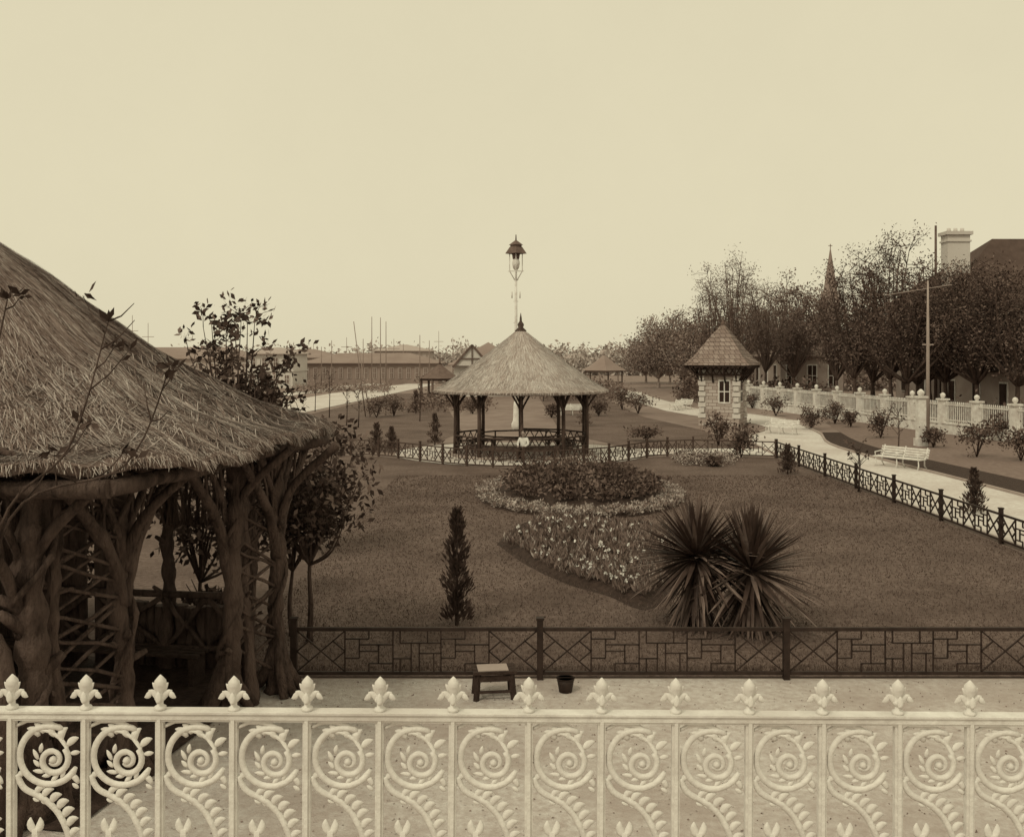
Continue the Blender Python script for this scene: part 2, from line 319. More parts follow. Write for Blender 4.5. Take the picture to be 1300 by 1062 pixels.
# foreground sapling in front of the thatch
b=MB()
stems=[[(-4.6,8,0),(-4.5,8,1.5),(-4.16,8,3.35),(-3.6,8,4.0),(-3.28,8,5.02)],[(-4.6,8,0),(-4.5,8.05,1.5),(-4.1,8.02,3.4),(-3.15,8,3.85),(-2.78,8,4.65)],[(-4.6,8,0),(-4.6,8,2.4),(-4.3,8,4.2),(-4.1,8,5.2)]]
for st in stems:
    L=smooth_line(st,7); b.tube(L,[.022*(1-.8*i/len(L)) for i in range(len(L))],5)
    for k in range(9):
        s=L[random.randint(len(L)//2,len(L)-1)]; e=s+Vector((U(-.3,.3),U(-.2,.2),U(.05,.35))); b.tube([s,s.lerp(e,.5)+Vector((0,0,-.03)),e],[.008,.006,.003],4)
        if R()<.6:
            for q in range(9): b.leaf(e+Vector((U(-.04,.04),U(-.03,.03),U(-.03,.03))),U(.06,.13),1,asp=.5,up=.3)
    for q in range(8): b.leaf(L[-1],U(.07,.13),1,up=.8)
b.obj('sapling',['bark','lf1'])
conifer('cypress_shrub',G(580,794),2.0,.26,1500,.13,pw=3.4,mats=('bark','lf1','lf2'))
conifer('cypress_shrub',G(1237,652),1.3,.36,1200,.13)
for (px,py,h,r) in ((478,572,1.3,.4),(497,572,1.1,.35),(552,565,1.6,.42),(1000,602,1.1,.4),(528,525,1.8,.6),(742,540,1.5,.5)):
    conifer('cypress_shrub',G(px,py),h,r,800,.15,mats=('bark','lf2','lf2b'))
for (px,py,r,h) in ((912,566,.85,1.9),(941,580,.7,1.5),(478,530,1.3,1.8),(500,528,1.0,1.7),(1118,556,.85,1.8),(1185,568,.55,1.2),(1240,580,1.1,2.0),(1296,585,.9,1.6),(1030,545,.8,1.5),(810,525,1.4,1.9),(790,520,1.2,1.9),(600,525,.9,1.3),(820,560,1.0,.9),(955,518,1.2,1.6),(1080,542,.6,1.2),(700,530,.9,1.2),(870,515,1.4,1.6),(905,592,.3,.4),(1060,538,.9,1.6),(985,528,1.1,1.6),(1270,560,1.0,1.5),(760,528,1.0,1.4)):
    shrub('shrub',G(px,py),r,h,nc=45,nl=18,ls=.16)
# yuccas
def yucca(base,ht,r,n=260):
    b=MB(); base=Vector((base[0],base[1],0)); top=base+Vector((0,0,ht)); b.tube([base,base+Vector((.03,0,ht*.5)),top],[.15,.12,.12],9)
    for i in range(n+150):
        live=i<n
        a=U(0,6.28)
        e=math.radians(U(-34,88)) if live else math.radians(U(-84,-42))
        L=r*U(.85,1.08)*(1-.12*max(0,math.sin(e))) if live else r*U(.6,1.0)
        d=Vector((math.cos(a)*math.cos(e),math.sin(a)*math.cos(e),math.sin(e))); o=top-Vector((0,0,0 if live else U(0,ht*.4)))+d*.06
        side=d.cross(Vector((0,0,1))); side.normalize(); nrm=side.cross(d); w=.040 if live else .032
        droop=U(.0,.10)*(1 if live else 0); ks=5; i0=len(b.v); sb=U(-.08,.08)
        for k in range(ks+1):
            t=k/ks; p=o+d*(L*t)-Vector((0,0,droop*t*t*L*1.5))+side*sb*t*t*L; ww=w*(.6+1.1*t if t<.4 else 1.04*((1-t)/.6)**.6)+.001
            if p.z<.02: p.z=.02
            b.v.extend([tuple(p-side*ww+nrm*ww*.35),tuple(p),tuple(p+side*ww+nrm*ww*.35)])
        mi=(1 if R()<.66 else 2) if live else (3 if R()<.6 else 1)
        for k in range(ks):
            q=i0+k*3
            for g in(0,1): b.f.append((q+g,q+g+1,q+g+4,q+g+3)); b.m.append(mi); b.sm.append(False)
    return b.obj('yucca_plant',['bark','yuc','yucl','yucd'])
yucca(G(884,794),1.20,1.26); yucca((4.12,17.0),1.02,1.33)
# ---------------------------------------------------------------- flower beds
oc=(2.25,33.2); orx,ory=3.4,4.7
b=MB(); n=48; rings=[]
for k,(s,z) in enumerate(((1,.02),(.93,.16),(.7,.3),(.4,.42),(.0,.46))):
    rings.append([(oc[0]+orx*s*math.cos(2*math.pi*i/n),oc[1]+ory*s*math.sin(2*math.pi*i/n),z) for i in range(n)])
for k in range(4):
    for i in range(n): b.face([rings[k][i],rings[k][(i+1)%n],rings[k+1][(i+1)%n],rings[k+1][i]],0)
for i in range(20000):
    a=U(0,6.28); s=U(.80,1.02); z=.08+.16*R()+.1*math.sin(a*23)*R(); b.leaf(Vector((oc[0]+orx*s*math.cos(a),oc[1]+ory*s*math.sin(a),z)),U(.05,.12),1 if R()<.62 else 2,up=.8)
for i in range(230):
    a=U(0,6.28); s=math.sqrt(R())*.76; p=Vector((oc[0]+orx*s*math.cos(a),oc[1]+ory*s*math.sin(a),.3+.2*(1-s)))
    rr=U(.16,.36); hh=U(.2,.8)*(1.3-s); mm=3 if R()<.6 else 4
    for k in range(45):
        b.leaf(p+Vector((random.gauss(0,rr*.6),random.gauss(0,rr*.6),R()*hh)),U(.08,.2),mm if R()<.8 else 3,up=.5)
for i in range(60): 
    a=U(0,6.28); s=math.sqrt(R())*.5; p=Vector((oc[0]+orx*s*math.cos(a),oc[1]+ory*s*math.sin(a),.4)); b.tube([p,p+Vector((U(-.15,.15),0,U(.5,1.3)))],[.012,.004],3,mi=3)
b.obj('flower_bed',['soil','silver','silver2','lf2','lf2b'])
bed=smooth_line([G(640,692),G(668,668),G(712,660),G(770,668),G(835,672),G(870,690),G(866,716),G(850,745),G(815,768),G(770,752),G(722,738),G(675,716),G(640,692)],6)
b=MB(); ce=sum(bed,Vector())/len(bed)
for i in range(len(bed)-1): 
    p,q=bed[i],bed[i+1]; p2,q2=ce+(p-ce)*1.08,ce+(q-ce)*1.08
    b.face([p2+Vector((0,0,.016)),q2+Vector((0,0,.016)),q+Vector((0,0,.02)),p+Vector((0,0,.02))])
    b.face([p+Vector((0,0,.02)),q+Vector((0,0,.02)),q.lerp(ce,.08)+Vector((0,0,.12)),p.lerp(ce,.08)+Vector((0,0,.12))]); b.face([p.lerp(ce,.08)+Vector((0,0,.12)),q.lerp(ce,.08)+Vector((0,0,.12)),ce+Vector((0,0,.16))])
for i in range(900):
    e=bed[random.randint(0,len(bed)-2)]; t=1-math.sqrt(R())*.97; p=e.lerp(ce,t)+Vector((U(-.1,.1),U(-.1,.1),.13)); mm=random.choice((1,1,2,2,5,1))
    for k in range(13):
        d=Vector((U(-.7,.7),U(-.7,.7),1)); b.leaf(p+Vector((U(-.06,.06),U(-.06,.06),0)),U(.08,.24),mm if R()<.9 else 3,asp=.22,dirv=d)
for i in range(130):
    e=bed[random.randint(0,len(bed)-2)]; t=(1-math.sqrt(R())*.95); p=e.lerp(ce,t)+Vector((0,0,U(.25,.38)))
    if p.x>2.6 and R()<.8: continue
    for k in range(6): b.leaf(p,.055,4,asp=.9)
b.obj('flower_bed',['soil','silver2','lf2b','silver','flower','lf2'])
b=MB()
for i in range(70):
    p=G(U(862,932),U(578,592)); 
    for k in range(40): b.leaf(p+Vector((random.gauss(0,.18),random.gauss(0,.18),U(.02,.32))),U(.06,.13),1 if R()<.6 else 2,up=.5)
b.obj('flower_bed',['soil','silver','lf2'])
# ---------------------------------------------------------------- thatch
def interp(tab,x):
    for i in range(len(tab)-1):
        if x<=tab[i+1][0]:
            t=(x-tab[i][0])/(tab[i+1][0]-tab[i][0]); return tab[i][1]+(tab[i+1][1]-tab[i][1])*t
    return tab[-1][1]
def thatch(name,fn,parent,mats,nu,nt,ns,slen,sw,lift,mess=1.0,fringe=.1):
    b=MB(); g=[[fn(i/nu,j/nt) for i in range(nu)] for j in range(nt+1)]; i0=len(b.v)
    for r in g:
        for p in r: b.v.append(tuple(p))
    for j in range(nt):
        for i in range(nu):
            k=(i+1)%nu; b.f.append((i0+j*nu+i,i0+j*nu+k,i0+(j+1)*nu+k,i0+(j+1)*nu+i)); b.m.append(0); b.sm.append(True)
    cen=sum(g[0],Vector())/nu
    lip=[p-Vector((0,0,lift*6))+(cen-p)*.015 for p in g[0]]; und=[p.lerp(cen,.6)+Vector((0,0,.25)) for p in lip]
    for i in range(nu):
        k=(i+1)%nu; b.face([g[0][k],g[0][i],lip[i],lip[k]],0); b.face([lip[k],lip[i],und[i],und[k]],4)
    for s in range(ns):
        uu=R(); tt=1-math.sqrt(R())
        if R()<fringe: tt=U(-.012,.02)
        t1=max(-.02,tt-slen*U(.4,1.2)); sp=.0022+ (.010*mess if tt<.45 and R()<.45 else 0)
        p0=fn(uu,max(0,min(1,tt))); p1=fn((uu+random.gauss(0,sp))%1,max(0,t1)); d=p1-p0
        if d.length<.02 or t1<=0:
            out=(p0-cen); out.z=0; out.normalize(); d=out*U(.0,.08)+Vector((U(-.03,.03),U(-.03,.03),-U(.03,.13))); p1=p0+d
        side=d.cross(Vector((0,0,1))); 
        if side.length<1e-5: continue
        side.normalize(); nrm=side.cross(d); nrm.normalize()
        if nrm.z<0: nrm=-nrm
        a=p0+nrm*U(0,lift); c=p1+nrm*U(lift*.3,lift*1.6)+side*random.gauss(0,sw*2.5)
        if tt>.45: mi=random.choice((1,1,1,3,1,2) if len(mats)>5 else (1,1,2,2,3))
        else: mi=random.choice((1,1,2,2,3))
        i1=len(b.v); b.v.extend([tuple(a-side*sw),tuple(a+side*sw),tuple(c+side*sw*.5),tuple(c-side*sw*.5)]); b.f.append((i1,i1+1,i1+2,i1+3)); b.m.append(mi); b.sm.append(False)
    return b.obj(name,mats,parent=parent)
sh=empty('thatched_shelter')
dv=Vector((.176,.984,0)); nv=Vector((-.984,.176,0)); Cs=Vector((-7.6,12.97,0))
prof=[(0,0),(.1,.15),(.3,.63),(.5,1.3),(.7,2.08),(.87,2.65),(1,2.95)]
def fs(uu,t):
    a=2*math.pi*uu; p=7-4.5*min(1,t*1.1); c,s=math.cos(a),math.sin(a)
    rr=(abs(c)**p+abs(s)**p)**(-1/p)
    k=(1-t)*1.04+.01; q=Cs+nv*(4.5*k*rr*c)+dv*(2.96*k*rr*s)
    w=.035*math.sin(a*17+t*5)*math.sin(a*7)+.02*math.sin(a*41)+.03*math.sin(t*26+2*math.sin(a*5))
    q.z=3.68+interp(prof,t)+w*(1-t)*1.3; return q
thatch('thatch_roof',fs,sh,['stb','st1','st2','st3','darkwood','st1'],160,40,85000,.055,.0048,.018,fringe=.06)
b=MB()
def trunk(b,a,c,r0,r1,n=13,j=.05):
    a=Vector(a);c=Vector(c); L=[a.lerp(c,i/7)+Vector((U(-j,j),U(-j,j),0))*(0 if i in(0,7) else 1) for i in range(8)]
    LL=smooth_line(L,6); m=len(LL)
    b.tube(LL,[(r0*(1.4-.5*min(1,i/m*4)))*(1-i/m)+r1*(i/m)+r0*.12*math.sin(i*1.3+a.x*9) for i in range(m)],n,jit=.09)
    for q in range(6):
        s=LL[random.randint(4,m-3)]; ang=U(0,6.28); d=Vector((math.cos(ang),math.sin(ang),U(.1,.9))); b.tube([s,s+d*(r0*1.2),s+d*(r0*1.2+U(.04,.12))],[r0*.5,r0*.33,r0*.25],6,jit=.1)
def vine(a,c,cx,r=.03,turns=2.5):
    a=Vector(a);c=Vector(c); pts=[a.lerp(c,i/24)+Vector((math.cos(i/24*turns*6.28),math.sin(i/24*turns*6.28),0))*cx for i in range(25)]; b.tube(pts,[r*U(.8,1.2) for _ in pts],6,jit=.1)
piers=[(Vector((-4.95,10.0,0)),Vector((-4.42,11.2,0))),(Vector((-3.82,13.2,0)),Vector((-3.32,13.9,0)))]
def jl(p,q,r):  # crooked branch
    m=[p.lerp(q,t)+Vector((U(-.03,.03),U(-.03,.03),U(-.03,.03))) for t in(.33,.66)]; b.tube([p,m[0],m[1],q],[r*1.1,r*U(.8,1.1),r,r*.9],6,jit=.12)
for ip,(p,q) in enumerate(piers):
    trunk(b,p,p+Vector((.12,0,3.5)),.19 if ip==0 else .12,.14); trunk(b,q,q+Vector((-.05,0,3.5)),.12,.10)
    trunk(b,p+Vector((.25,.3,0)),p+Vector((.1,.3,3.5)),.08,.09)
    vine(p,p+Vector((.1,0,3.4)),.2 if ip==0 else .14,.035); vine(q,q+Vector((0,0,3.3)),.13,.03,2)
    for k in range(12):
        z=.4+k*.25+U(-.04,.04)
        jl(p+Vector((0,0,z)),q+Vector((0,0,z+.5+U(-.1,.1))),.024); jl(p+Vector((0.03,0,z+.5)),q+Vector((.03,0,z+U(-.1,.1))),.024)
    for o in (p,q):
        for k in range(8):
            a=U(0,6.28); b.tube([o+Vector((0,0,.8)),o+Vector((math.cos(a)*.15,math.sin(a)*.15,.3)),o+Vector((math.cos(a)*.38,math.sin(a)*.38,0))],[.06,.08,.06],7,jit=.12)
        for sg in (-1,1):
            e=o+dv*sg*1.15+Vector((0,0,3.4)); b.tube(smooth_line([o+Vector((0,0,1.9)),o+dv*sg*.3+Vector((0,0,2.6)),e],5),[.085,.085,.075,.08,.07,.065,.07,.06,.055,.06,.05],8,jit=.1)
            e=o+dv*sg*.6+Vector((0,0,3.4)); b.tube(smooth_line([o+Vector((0,0,2.5)),o+dv*sg*.2+Vector((0,0,2.9)),e],5),[.045]*11,6,jit=.12)
            for g in range(5):
                s=o+dv*sg*(.1+.2*g)+Vector((0,0,2.45+.17*g)); jl(s,o+dv*sg*(.25+.22*g)+Vector((0,0,3.42)),.02)
        e=o-nv*.9+Vector((0,0,3.5)); b.tube(smooth_line([o+Vector((0,0,2.3)),o-nv*.25+Vector((0,0,2.9)),e],5),[.06]*11,7,jit=.1)
backs=[Cs+nv*0.4+dv*2.3,Cs-nv*2.0+dv*2.35,Cs-nv*3.3+dv*2.4,Cs+nv*2.6+dv*2.3,Cs+nv*1.5-dv*2.3,Cs+nv*3.4-dv*2.3]
for p in backs: trunk(b,p,p+Vector((0,0,3.45)),.11,.09)
def beam(a,c,r=.07): 
    L=[Vector(a).lerp(Vector(c),i/14)+Vector((0,0,U(-.02,.02))) for i in range(15)]; b.tube(L,[r+U(-.012,.012) for _ in L],9,jit=.08)
k=.96
cor=[Cs+nv*sx*4.5*k+dv*sy*2.96*k+Vector((0,0,3.46)) for sx,sy in((-1,-1),(-1,1),(1,1),(1,-1))]
for i in range(4): beam(cor[i],cor[(i+1)%4],.085); beam(cor[i].lerp(Cs+Vector((0,0,3.42)),.2)-Vector((0,0,.08)),cor[(i+1)%4].lerp(Cs+Vector((0,0,3.42)),.2)-Vector((0,0,.08)),.1)
for i in range(16):
    t=i/15; s=cor[0].lerp(cor[1],t); b.tube([s-Vector((0,0,.02)),s+nv*2.4+Vector((0,0,.75))],.035,5)
wx=-3.3  # slab wall and boarding added so the shelter interior reads dark
while wx<4.3:
    full=wx>-1.35; w_=U(.13,.2); hh=(3.5 if full else .95+U(-.03,.03)); o=Cs+nv*wx+dv*2.42
    if not (full and R()<.06): b.tube([o,o+Vector((U(-.02,.02),0,hh*.5)),o+Vector((0,0,hh))],[w_*.62]*3,6)
    wx+=w_
for j in range(34):
    o=Cs+nv*4.2-dv*(2.3-j*.14); b.tube([o,o+Vector((0,0,3.5))],.085,6)
bl=[Cs-nv*3.3+dv*2.3,Cs-nv*2.0+dv*2.25,Cs+nv*0.4+dv*2.2]
for i in range(2):
    a,c=bl[i],bl[i+1]
    for z in (.35,1.15): b.tube([a+Vector((0,0,z)),c+Vector((0,0,z))],.055,6)
    for j in range(2):
        p=a.lerp(c,j/2);q=a.lerp(c,(j+1)/2); jl(p+Vector((0,0,.35)),q+Vector((0,0,1.15)),.04); jl(p+Vector((0.03,0,1.15)),q+Vector((.03,0,.35)),.04)
    for j in range(12):
        p=a.lerp(c,j/12)+Vector((0,0,2.2)); q=a.lerp(c,(j+1.6)/12); jl(p,Vector((q.x,q.y,3.4)),.022); jl(Vector((p.x,p.y,3.4)),Vector((q.x,q.y,2.2)),.022)
A1=Vector((-5.0,9.75,0)); arcp=[A1+Vector((-.46+.46*math.cos(t),.0,1.45+.66*math.sin(t))) for t in [math.pi*i/12 for i in range(13)]]
b.tube([A1]+arcp+[A1+Vector((-.92,0,0))],[.09]*15,9,jit=.1)
for k in range(9): jl(A1+Vector((-.84-.1*k,0.02,.1+.25*k)),A1+Vector((-.1-.1*k,0.02,.8+.3*k)),.03)
b.obj('rustic_frame',['bark'],parent=sh)
b=MB(); f4=[Cs-nv*3.75-dv*2.6,Cs-nv*3.75+dv*2.6,Cs+nv*4.2+dv*2.6,Cs+nv*4.2-dv*2.6]
b.face([p+Vector((0,0,.03)) for p in f4]); 
b.obj('earth_floor',['soil'],parent=sh)
b=MB()
for j in range(3): b.bar(Cs-nv*2.9+dv*(1.6+j*.13)+Vector((0,0,.45)),Cs+nv*1.5+dv*(1.6+j*.13)+Vector((0,0,.45)),.04,.1)
for j in range(5): b.box(Cs-nv*(2.8-j*1.05)+dv*1.73+Vector((0,0,.21)),(.08,.35,.42),math.atan2(nv.y,nv.x))
b.obj('seat',['darkwood'],parent=sh)
# ---------------------------------------------------------------- bandstand
bs=empty('bandstand',(0.42,47.3,0))
def fb(uu,t):
    n=10; a=2*math.pi*(uu); ph=(a%(2*math.pi/n))-math.pi/n; rr=math.cos(math.pi/n)/math.cos(ph); rr=1+(rr-1)*.8*(1-t)
    k=(1-t)*4.15*rr+.06; z=3.06+interp([(0,0),(.15,.34),(.5,1.35),(.85,2.45),(1,2.95)],t); return Vector((k*math.cos(a),k*math.sin(a),z))
thatch('thatch_roof',fb,bs,['sf3','sf1','sf2','sf3','darkwood'],80,20,14000,.10,.012,.02,mess=.4,fringe=.05)
b=MB(); n=10
for i in range(n):
    a=2*math.pi*i/n+.31; p=Vector((3.25*math.cos(a),3.25*math.sin(a),0)); a2=2*math.pi*(i+1)/n+.31; q=Vector((3.25*math.cos(a2),3.25*math.sin(a2),0))
    b.tube([p,p+Vector((.02,0,1.5)),p+Vector((0,0,3.05))],[.10,.085,.08],8)
    for tgt in (p.lerp(q,.22),p.lerp(p+(p-q),.22),p*1.16,p*.82): 
        b.tube(smooth_line([p+Vector((0,0,2.15)),p.lerp(tgt,.35)+Vector((0,0,2.5)),Vector((tgt.x,tgt.y,2.98))],3),[.045]*7,5)
    b.tube([p+Vector((0,0,2.95)),q+Vector((0,0,2.95))],.07,6); b.tube([p*1.2+Vector((0,0,3.0)),q*1.2+Vector((0,0,3.0))],.05,6)
    for z in (.95,.5): 
        if i!=2: b.tube([p+Vector((0,0,z)),q+Vector((0,0,z))],.045,5)
    if i!=2:
        for j in range(4):
            s,e=p.lerp(q,j/4),p.lerp(q,(j+1)/4); b.tube([s+Vector((0,0,.1)),e+Vector((0,0,.93))],.025,4); b.tube([s*.995+Vector((0,0,.93)),e*.995+Vector((0,0,.1))],.025,4)
    for j in range(3): b.tube([p*(.72+.05*j)+Vector((0,0,.5)),q*(.72+.05*j)+Vector((0,0,.5))],.05,5)
    b.tube([p*.75,p*.75+Vector((0,0,.5))],.05,5); b.tube([p*.66+Vector((0,0,.95)),q*.66+Vector((0,0,.95))],.04,5); b.tube([p*.66,p*.66+Vector((0,0,.95))],.04,5)
b.tube([(0,0,0),(0,0,5.6)],.1,8)
b.obj('rustic_frame',['bark'],parent=bs)
b=MB(); b.lathe((0,0,5.75),[(.22,0),(.28,.15),(.12,.3),(.16,.45),(.06,.6),(.05,.75),(.01,1.0)],8); b.obj('finial',['bark'],parent=bs)
b=MB(); b.tube([(0,0,0),(0,0,.1)],[3.5,3.5],30,smooth=False); b.obj('floor',['wallm'],parent=bs)
b=MB()
for j in range(3): b.bar((-1.1,-3.42-.13*j,.47),(1.1,-3.42-.13*j,.47),.04,.11)
for x in(-1,0,1): b.box((x,-3.55,.225),(.07,.36,.45))
b.obj('bench',['bark'],parent=bs)
# lamp tower (stands well behind the bandstand)
lt=empty('lamp_tower',(0.25,62,0))
b=MB(); b.tube([(0,0,0),(0,0,11.2)],[.13,.07],10); b.lathe((0,0,0),[(.3,0),(.3,.4),(.2,.6),(.16,1.6),(.13,1.8)],10)
for z in range(6,23,3): b.bar((-.16,0,z*.45),(.16,0,z*.45),.03,.03)
b.bar((-.5,0,10.0),(.5,0,10.0),.05,.05); b.bar((0,-.5,9.98),(0,.5,9.98),.05,.05)
for s in(-1,1): 
    b.tube([(s*.05,0,9.4),(s*.4,0,10.0),(s*.4,0,11.1)],.03,5); b.tube([(0,s*.05,9.4),(0,s*.4,10.0),(0,s*.4,11.1)],.03,5)
    b.tube([(s*.25,0,8.3),(s*.25,0,8.7)],.04,5)
b.obj('pole',['white2'],parent=lt)
b=MB(); 
for z,r0,r1,h in ((11.1,.68,.40,.42),(11.52,.36,.36,.12),(11.64,.46,.06,.3)): b.tube([(0,0,z),(0,0,z+h)],[r0,r1],4,smooth=False)
b.tube([(0,0,10.75),(0,0,11.1)],[.2,.26],8); b.tube([(0,0,11.9),(0,0,12.3)],[.05,.03],5)
b.obj('lantern_roof',['barkfar'],parent=lt)
b=MB(); b.lathe((0,0,10.05),[(.08,0),(.2,.15),(.26,.45),(.2,.7)],10); b.obj('lantern_glass',['white2'],parent=lt)
# ---------------------------------------------------------------- kiosk
ks=empty('stone_kiosk',(14.25,66.5,0),math.radians(-24))
b=MB(); b.box((0,0,1.9),(2.4,2.4,3.8)); b.box((0,0,.25),(2.7,2.7,.5)); b.obj('walls',['stone'],parent=ks)
b=MB()
for sx in(-1,1):
    for sy in(-1,1):
        for k in range(9): b.box((sx*1.14,sy*1.14,.7+k*.36),(.34 if k%2 else .5,.5 if k%2 else .34,.3))
b.obj('quoins',['hzl'],parent=ks)
b=MB(); b.box((0,0,4.02),(3.2,3.2,.12))
for f in range(4):
    Rz=Matrix.Rotation(f*math.pi/2,3,'Z')
    for k in range(7):
        x=-1.35+k*.42; b.bar(Rz@Vector((x,-1.5,3.45)),Rz@Vector((x+.36,-1.5,3.95)),.08,.06); b.bar(Rz@Vector((x+.36,-1.51,3.45)),Rz@Vector((x,-1.51,3.95)),.08,.06)
    b.bar(Rz@Vector((-1.6,-1.5,3.42)),Rz@Vector((1.6,-1.5,3.42)),.12,.1)
    for x in (-1.15,-.4,.4,1.15): b.tube([Rz@Vector((x,-1.22,2.9)),Rz@Vector((x,-1.55,3.4)),Rz@Vector((x,-2.0,3.95))],.06,5)
    for k in range(11): # scalloped fascia drops
        x=-1.9+k*.38; b.bar(Rz@Vector((x,-2.04,4.06)),Rz@Vector((x+.19,-2.04,3.86)),.06,.04); b.bar(Rz@Vector((x+.38,-2.045,4.06)),Rz@Vector((x+.19,-2.045,3.86)),.06,.04)
b.obj('timber_frieze',['darkwood'],parent=ks)
def fk(uu,t):
    a=2*math.pi*uu; c,s=math.cos(a),math.sin(a); r=1/max(abs(c),abs(s)); k=(1-t)*2.08+.04; z=4.05+interp([(0,0),(.2,.42),(1,2.75)],t); return Vector((k*r*c,k*r*s,z))
b=MB(); 
for j in range(9):
    t0,t1=j/9,(j+1)/9
    for f in range(4):
        a0=(f*.25+.125)%1;a1=(f*.25+.375)%1
        p=[fk(a0,t0),fk(a1,t0),fk(a1,t1),fk(a0,t1)]; b.face([p[0]+Vector((0,0,.07)),p[1]+Vector((0,0,.07)),p[2]+Vector((0,0,.03)),p[3]+Vector((0,0,.03))]); b.face([p[0]-Vector((0,0,.01)),p[1]-Vector((0,0,.01)),p[1]+Vector((0,0,.07)),p[0]+Vector((0,0,.07))])
        m=14
        for q in range(m):
            if R()<.7: 
                s=p[0].lerp(p[1],(q+.1)/m); e=p[0].lerp(p[1],(q+.9)/m); s2=p[3].lerp(p[2],(q+.1)/m); e2=p[3].lerp(p[2],(q+.9)/m); h=U(.08,.12); v=Vector((0,0,h)); b.face([s+v,e+v,e2+v*.7,s2+v*.7])
b.face([fk(.125,0),fk(.375,0),fk(.625,0),fk(.875,0)])
b.obj('roof',['tile'],parent=ks); b=MB(); b.lathe((0,0,6.7),[(.12,0),(.18,.12),(.05,.3),(.01,.6)],8); b.obj('roof_finial',['barkfar'],parent=ks)
b=MB(); b.box((.35,-1.212,2.3),(.8,.06,1.6)); b.box((1.212,0,2.3),(.06,.8,1.5)); b.box((-1.212,.1,1.5),(.06,.9,2.2)); b.obj('window_frame',['white2'],parent=ks)
b=MB()
for dx in(-.18,.18):
    for dz in (-.36,.36): b.box((.35+dx,-1.246,2.3+dz),(.28,.02,.64)); b.box((1.246,dx,2.3+dz),(.02,.28,.6))
b.obj('window_glass',['glass'],parent=ks)
# ---------------------------------------------------------------- benches
def bench(p,rz,L=2.1):
    e=empty('park_bench',(p[0],p[1],0),rz); b=MB()
    for j in range(4): b.box((0,-.06+j*.11-.2,.44+.005*j),(L,.09,.03))
    for j in range(4): b.bar((-L/2,.24+j*.035,.52+j*.1),(L/2,.24+j*.035,.52+j*.1),.075,.03)
    b.obj('seat_slats',['bench'],parent=e)
    b=MB()
    for x in(-L/2+.12,0,L/2-.12):
        b.tube([(x,-.3,0),(x,-.22,.2),(x,-.25,.42),(x,.15,.42),(x,.24,.52),(x,.38,.9)],.028,6); b.tube([(x,.32,0),(x,.16,.2),(x,.15,.42)],.028,6)
        b.tube([(x,-.25,.42),(x,-.3,.62),(x,.1,.66),(x,.28,.62)],.022,6)
    b.obj('iron_legs',['bench'],parent=e)
bench(G(1143,594),math.radians(-58),2.3); bench(G(992,551),math.radians(-50),2.1); bench((14.0,84),math.radians(-80)); bench(G(868,519),math.radians(-70)); bench((12.5,96),math.radians(-75)); bench(G(805,508),math.radians(-70)); bench(G(726,527),0.2)
# ---------------------------------------------------------------- right boundary wall
w0=Vector((29.2,40,0)); w1=Vector((21.4,89,0)); wd=(w1-w0).normalized(); wl=(w1-w0).length
wf=empty('white_boundary_fence'); b=MB(); c_=MB(); ang=math.atan2(wd.y,wd.x)
b.bar(w0+Vector((0,0,.3)),w1+Vector((0,0,.3)),.6,.35); b.bar(w0+Vector((0,0,.64)),w1+Vector((0,0,.64)),.08,.45)
c_.bar(w0+Vector((0,0,1.75)),w1+Vector((0,0,1.75)),.07,.08); c_.bar(w0+Vector((0,0,.85)),w1+Vector((0,0,.85)),.06,.06)
npost=15
for i in range(npost+1):
    p=w0+wd*(wl*i/npost); b.box(p+Vector((0,0,1.0)),(.42,.42,2.0),ang); b.box(p+Vector((0,0,2.05)),(.58,.58,.10),ang); b.lathe(p+Vector((0,0,2.10)),[(.09,0),(.08,.05),(.13,.1),(.16,.2),(.12,.3),(.02,.36)],10)
    if i<npost:
        m=18
        for k in range(1,m):
            q=p+wd*(wl/npost*k/m); c_.box(q+Vector((0,0,1.25)),(.04,.04,1.1),ang); c_.lathe(q+Vector((0,0,1.78)),[(.02,0),(.05,.06),(.01,.18)],5)
b.obj('piers_and_plinth',['white2'],parent=wf); c_.obj('iron_bars',['white2'],parent=wf)
gp=empty('gate_pier',G(1169,566)); b=MB(); b.box((0,0,1.25),(.40,.40,2.5)); b.box((0,0,2.55),(.56,.56,.10)); b.box((0,0,.2),(.55,.55,.4)); b.lathe((0,0,2.6),[(.1,0),(.18,.12),(.18,.22),(.04,.36)],10); b.obj('pier',['white2'],parent=gp)
b=MB(); pp=A(1178,560,54); b.tube([(pp.x,54,0),(pp.x,54,5.4),(pp.x,54,8.8)],[.11,.09,.045],8); b.bar((pp.x-2.4,53.8,8.0),(pp.x+1.4,54.2,8.6),.035,.035); b.bar((pp.x-.3,54,5.3),(pp.x+.3,54,5.3),.07,.07); b.obj('telegraph_pole',['wallm'])
b=MB(); b.tube([(38.3,89,0),(38.3,89,16.4)],[.16,.1],7); b.obj('telegraph_pole',['barkfar'])
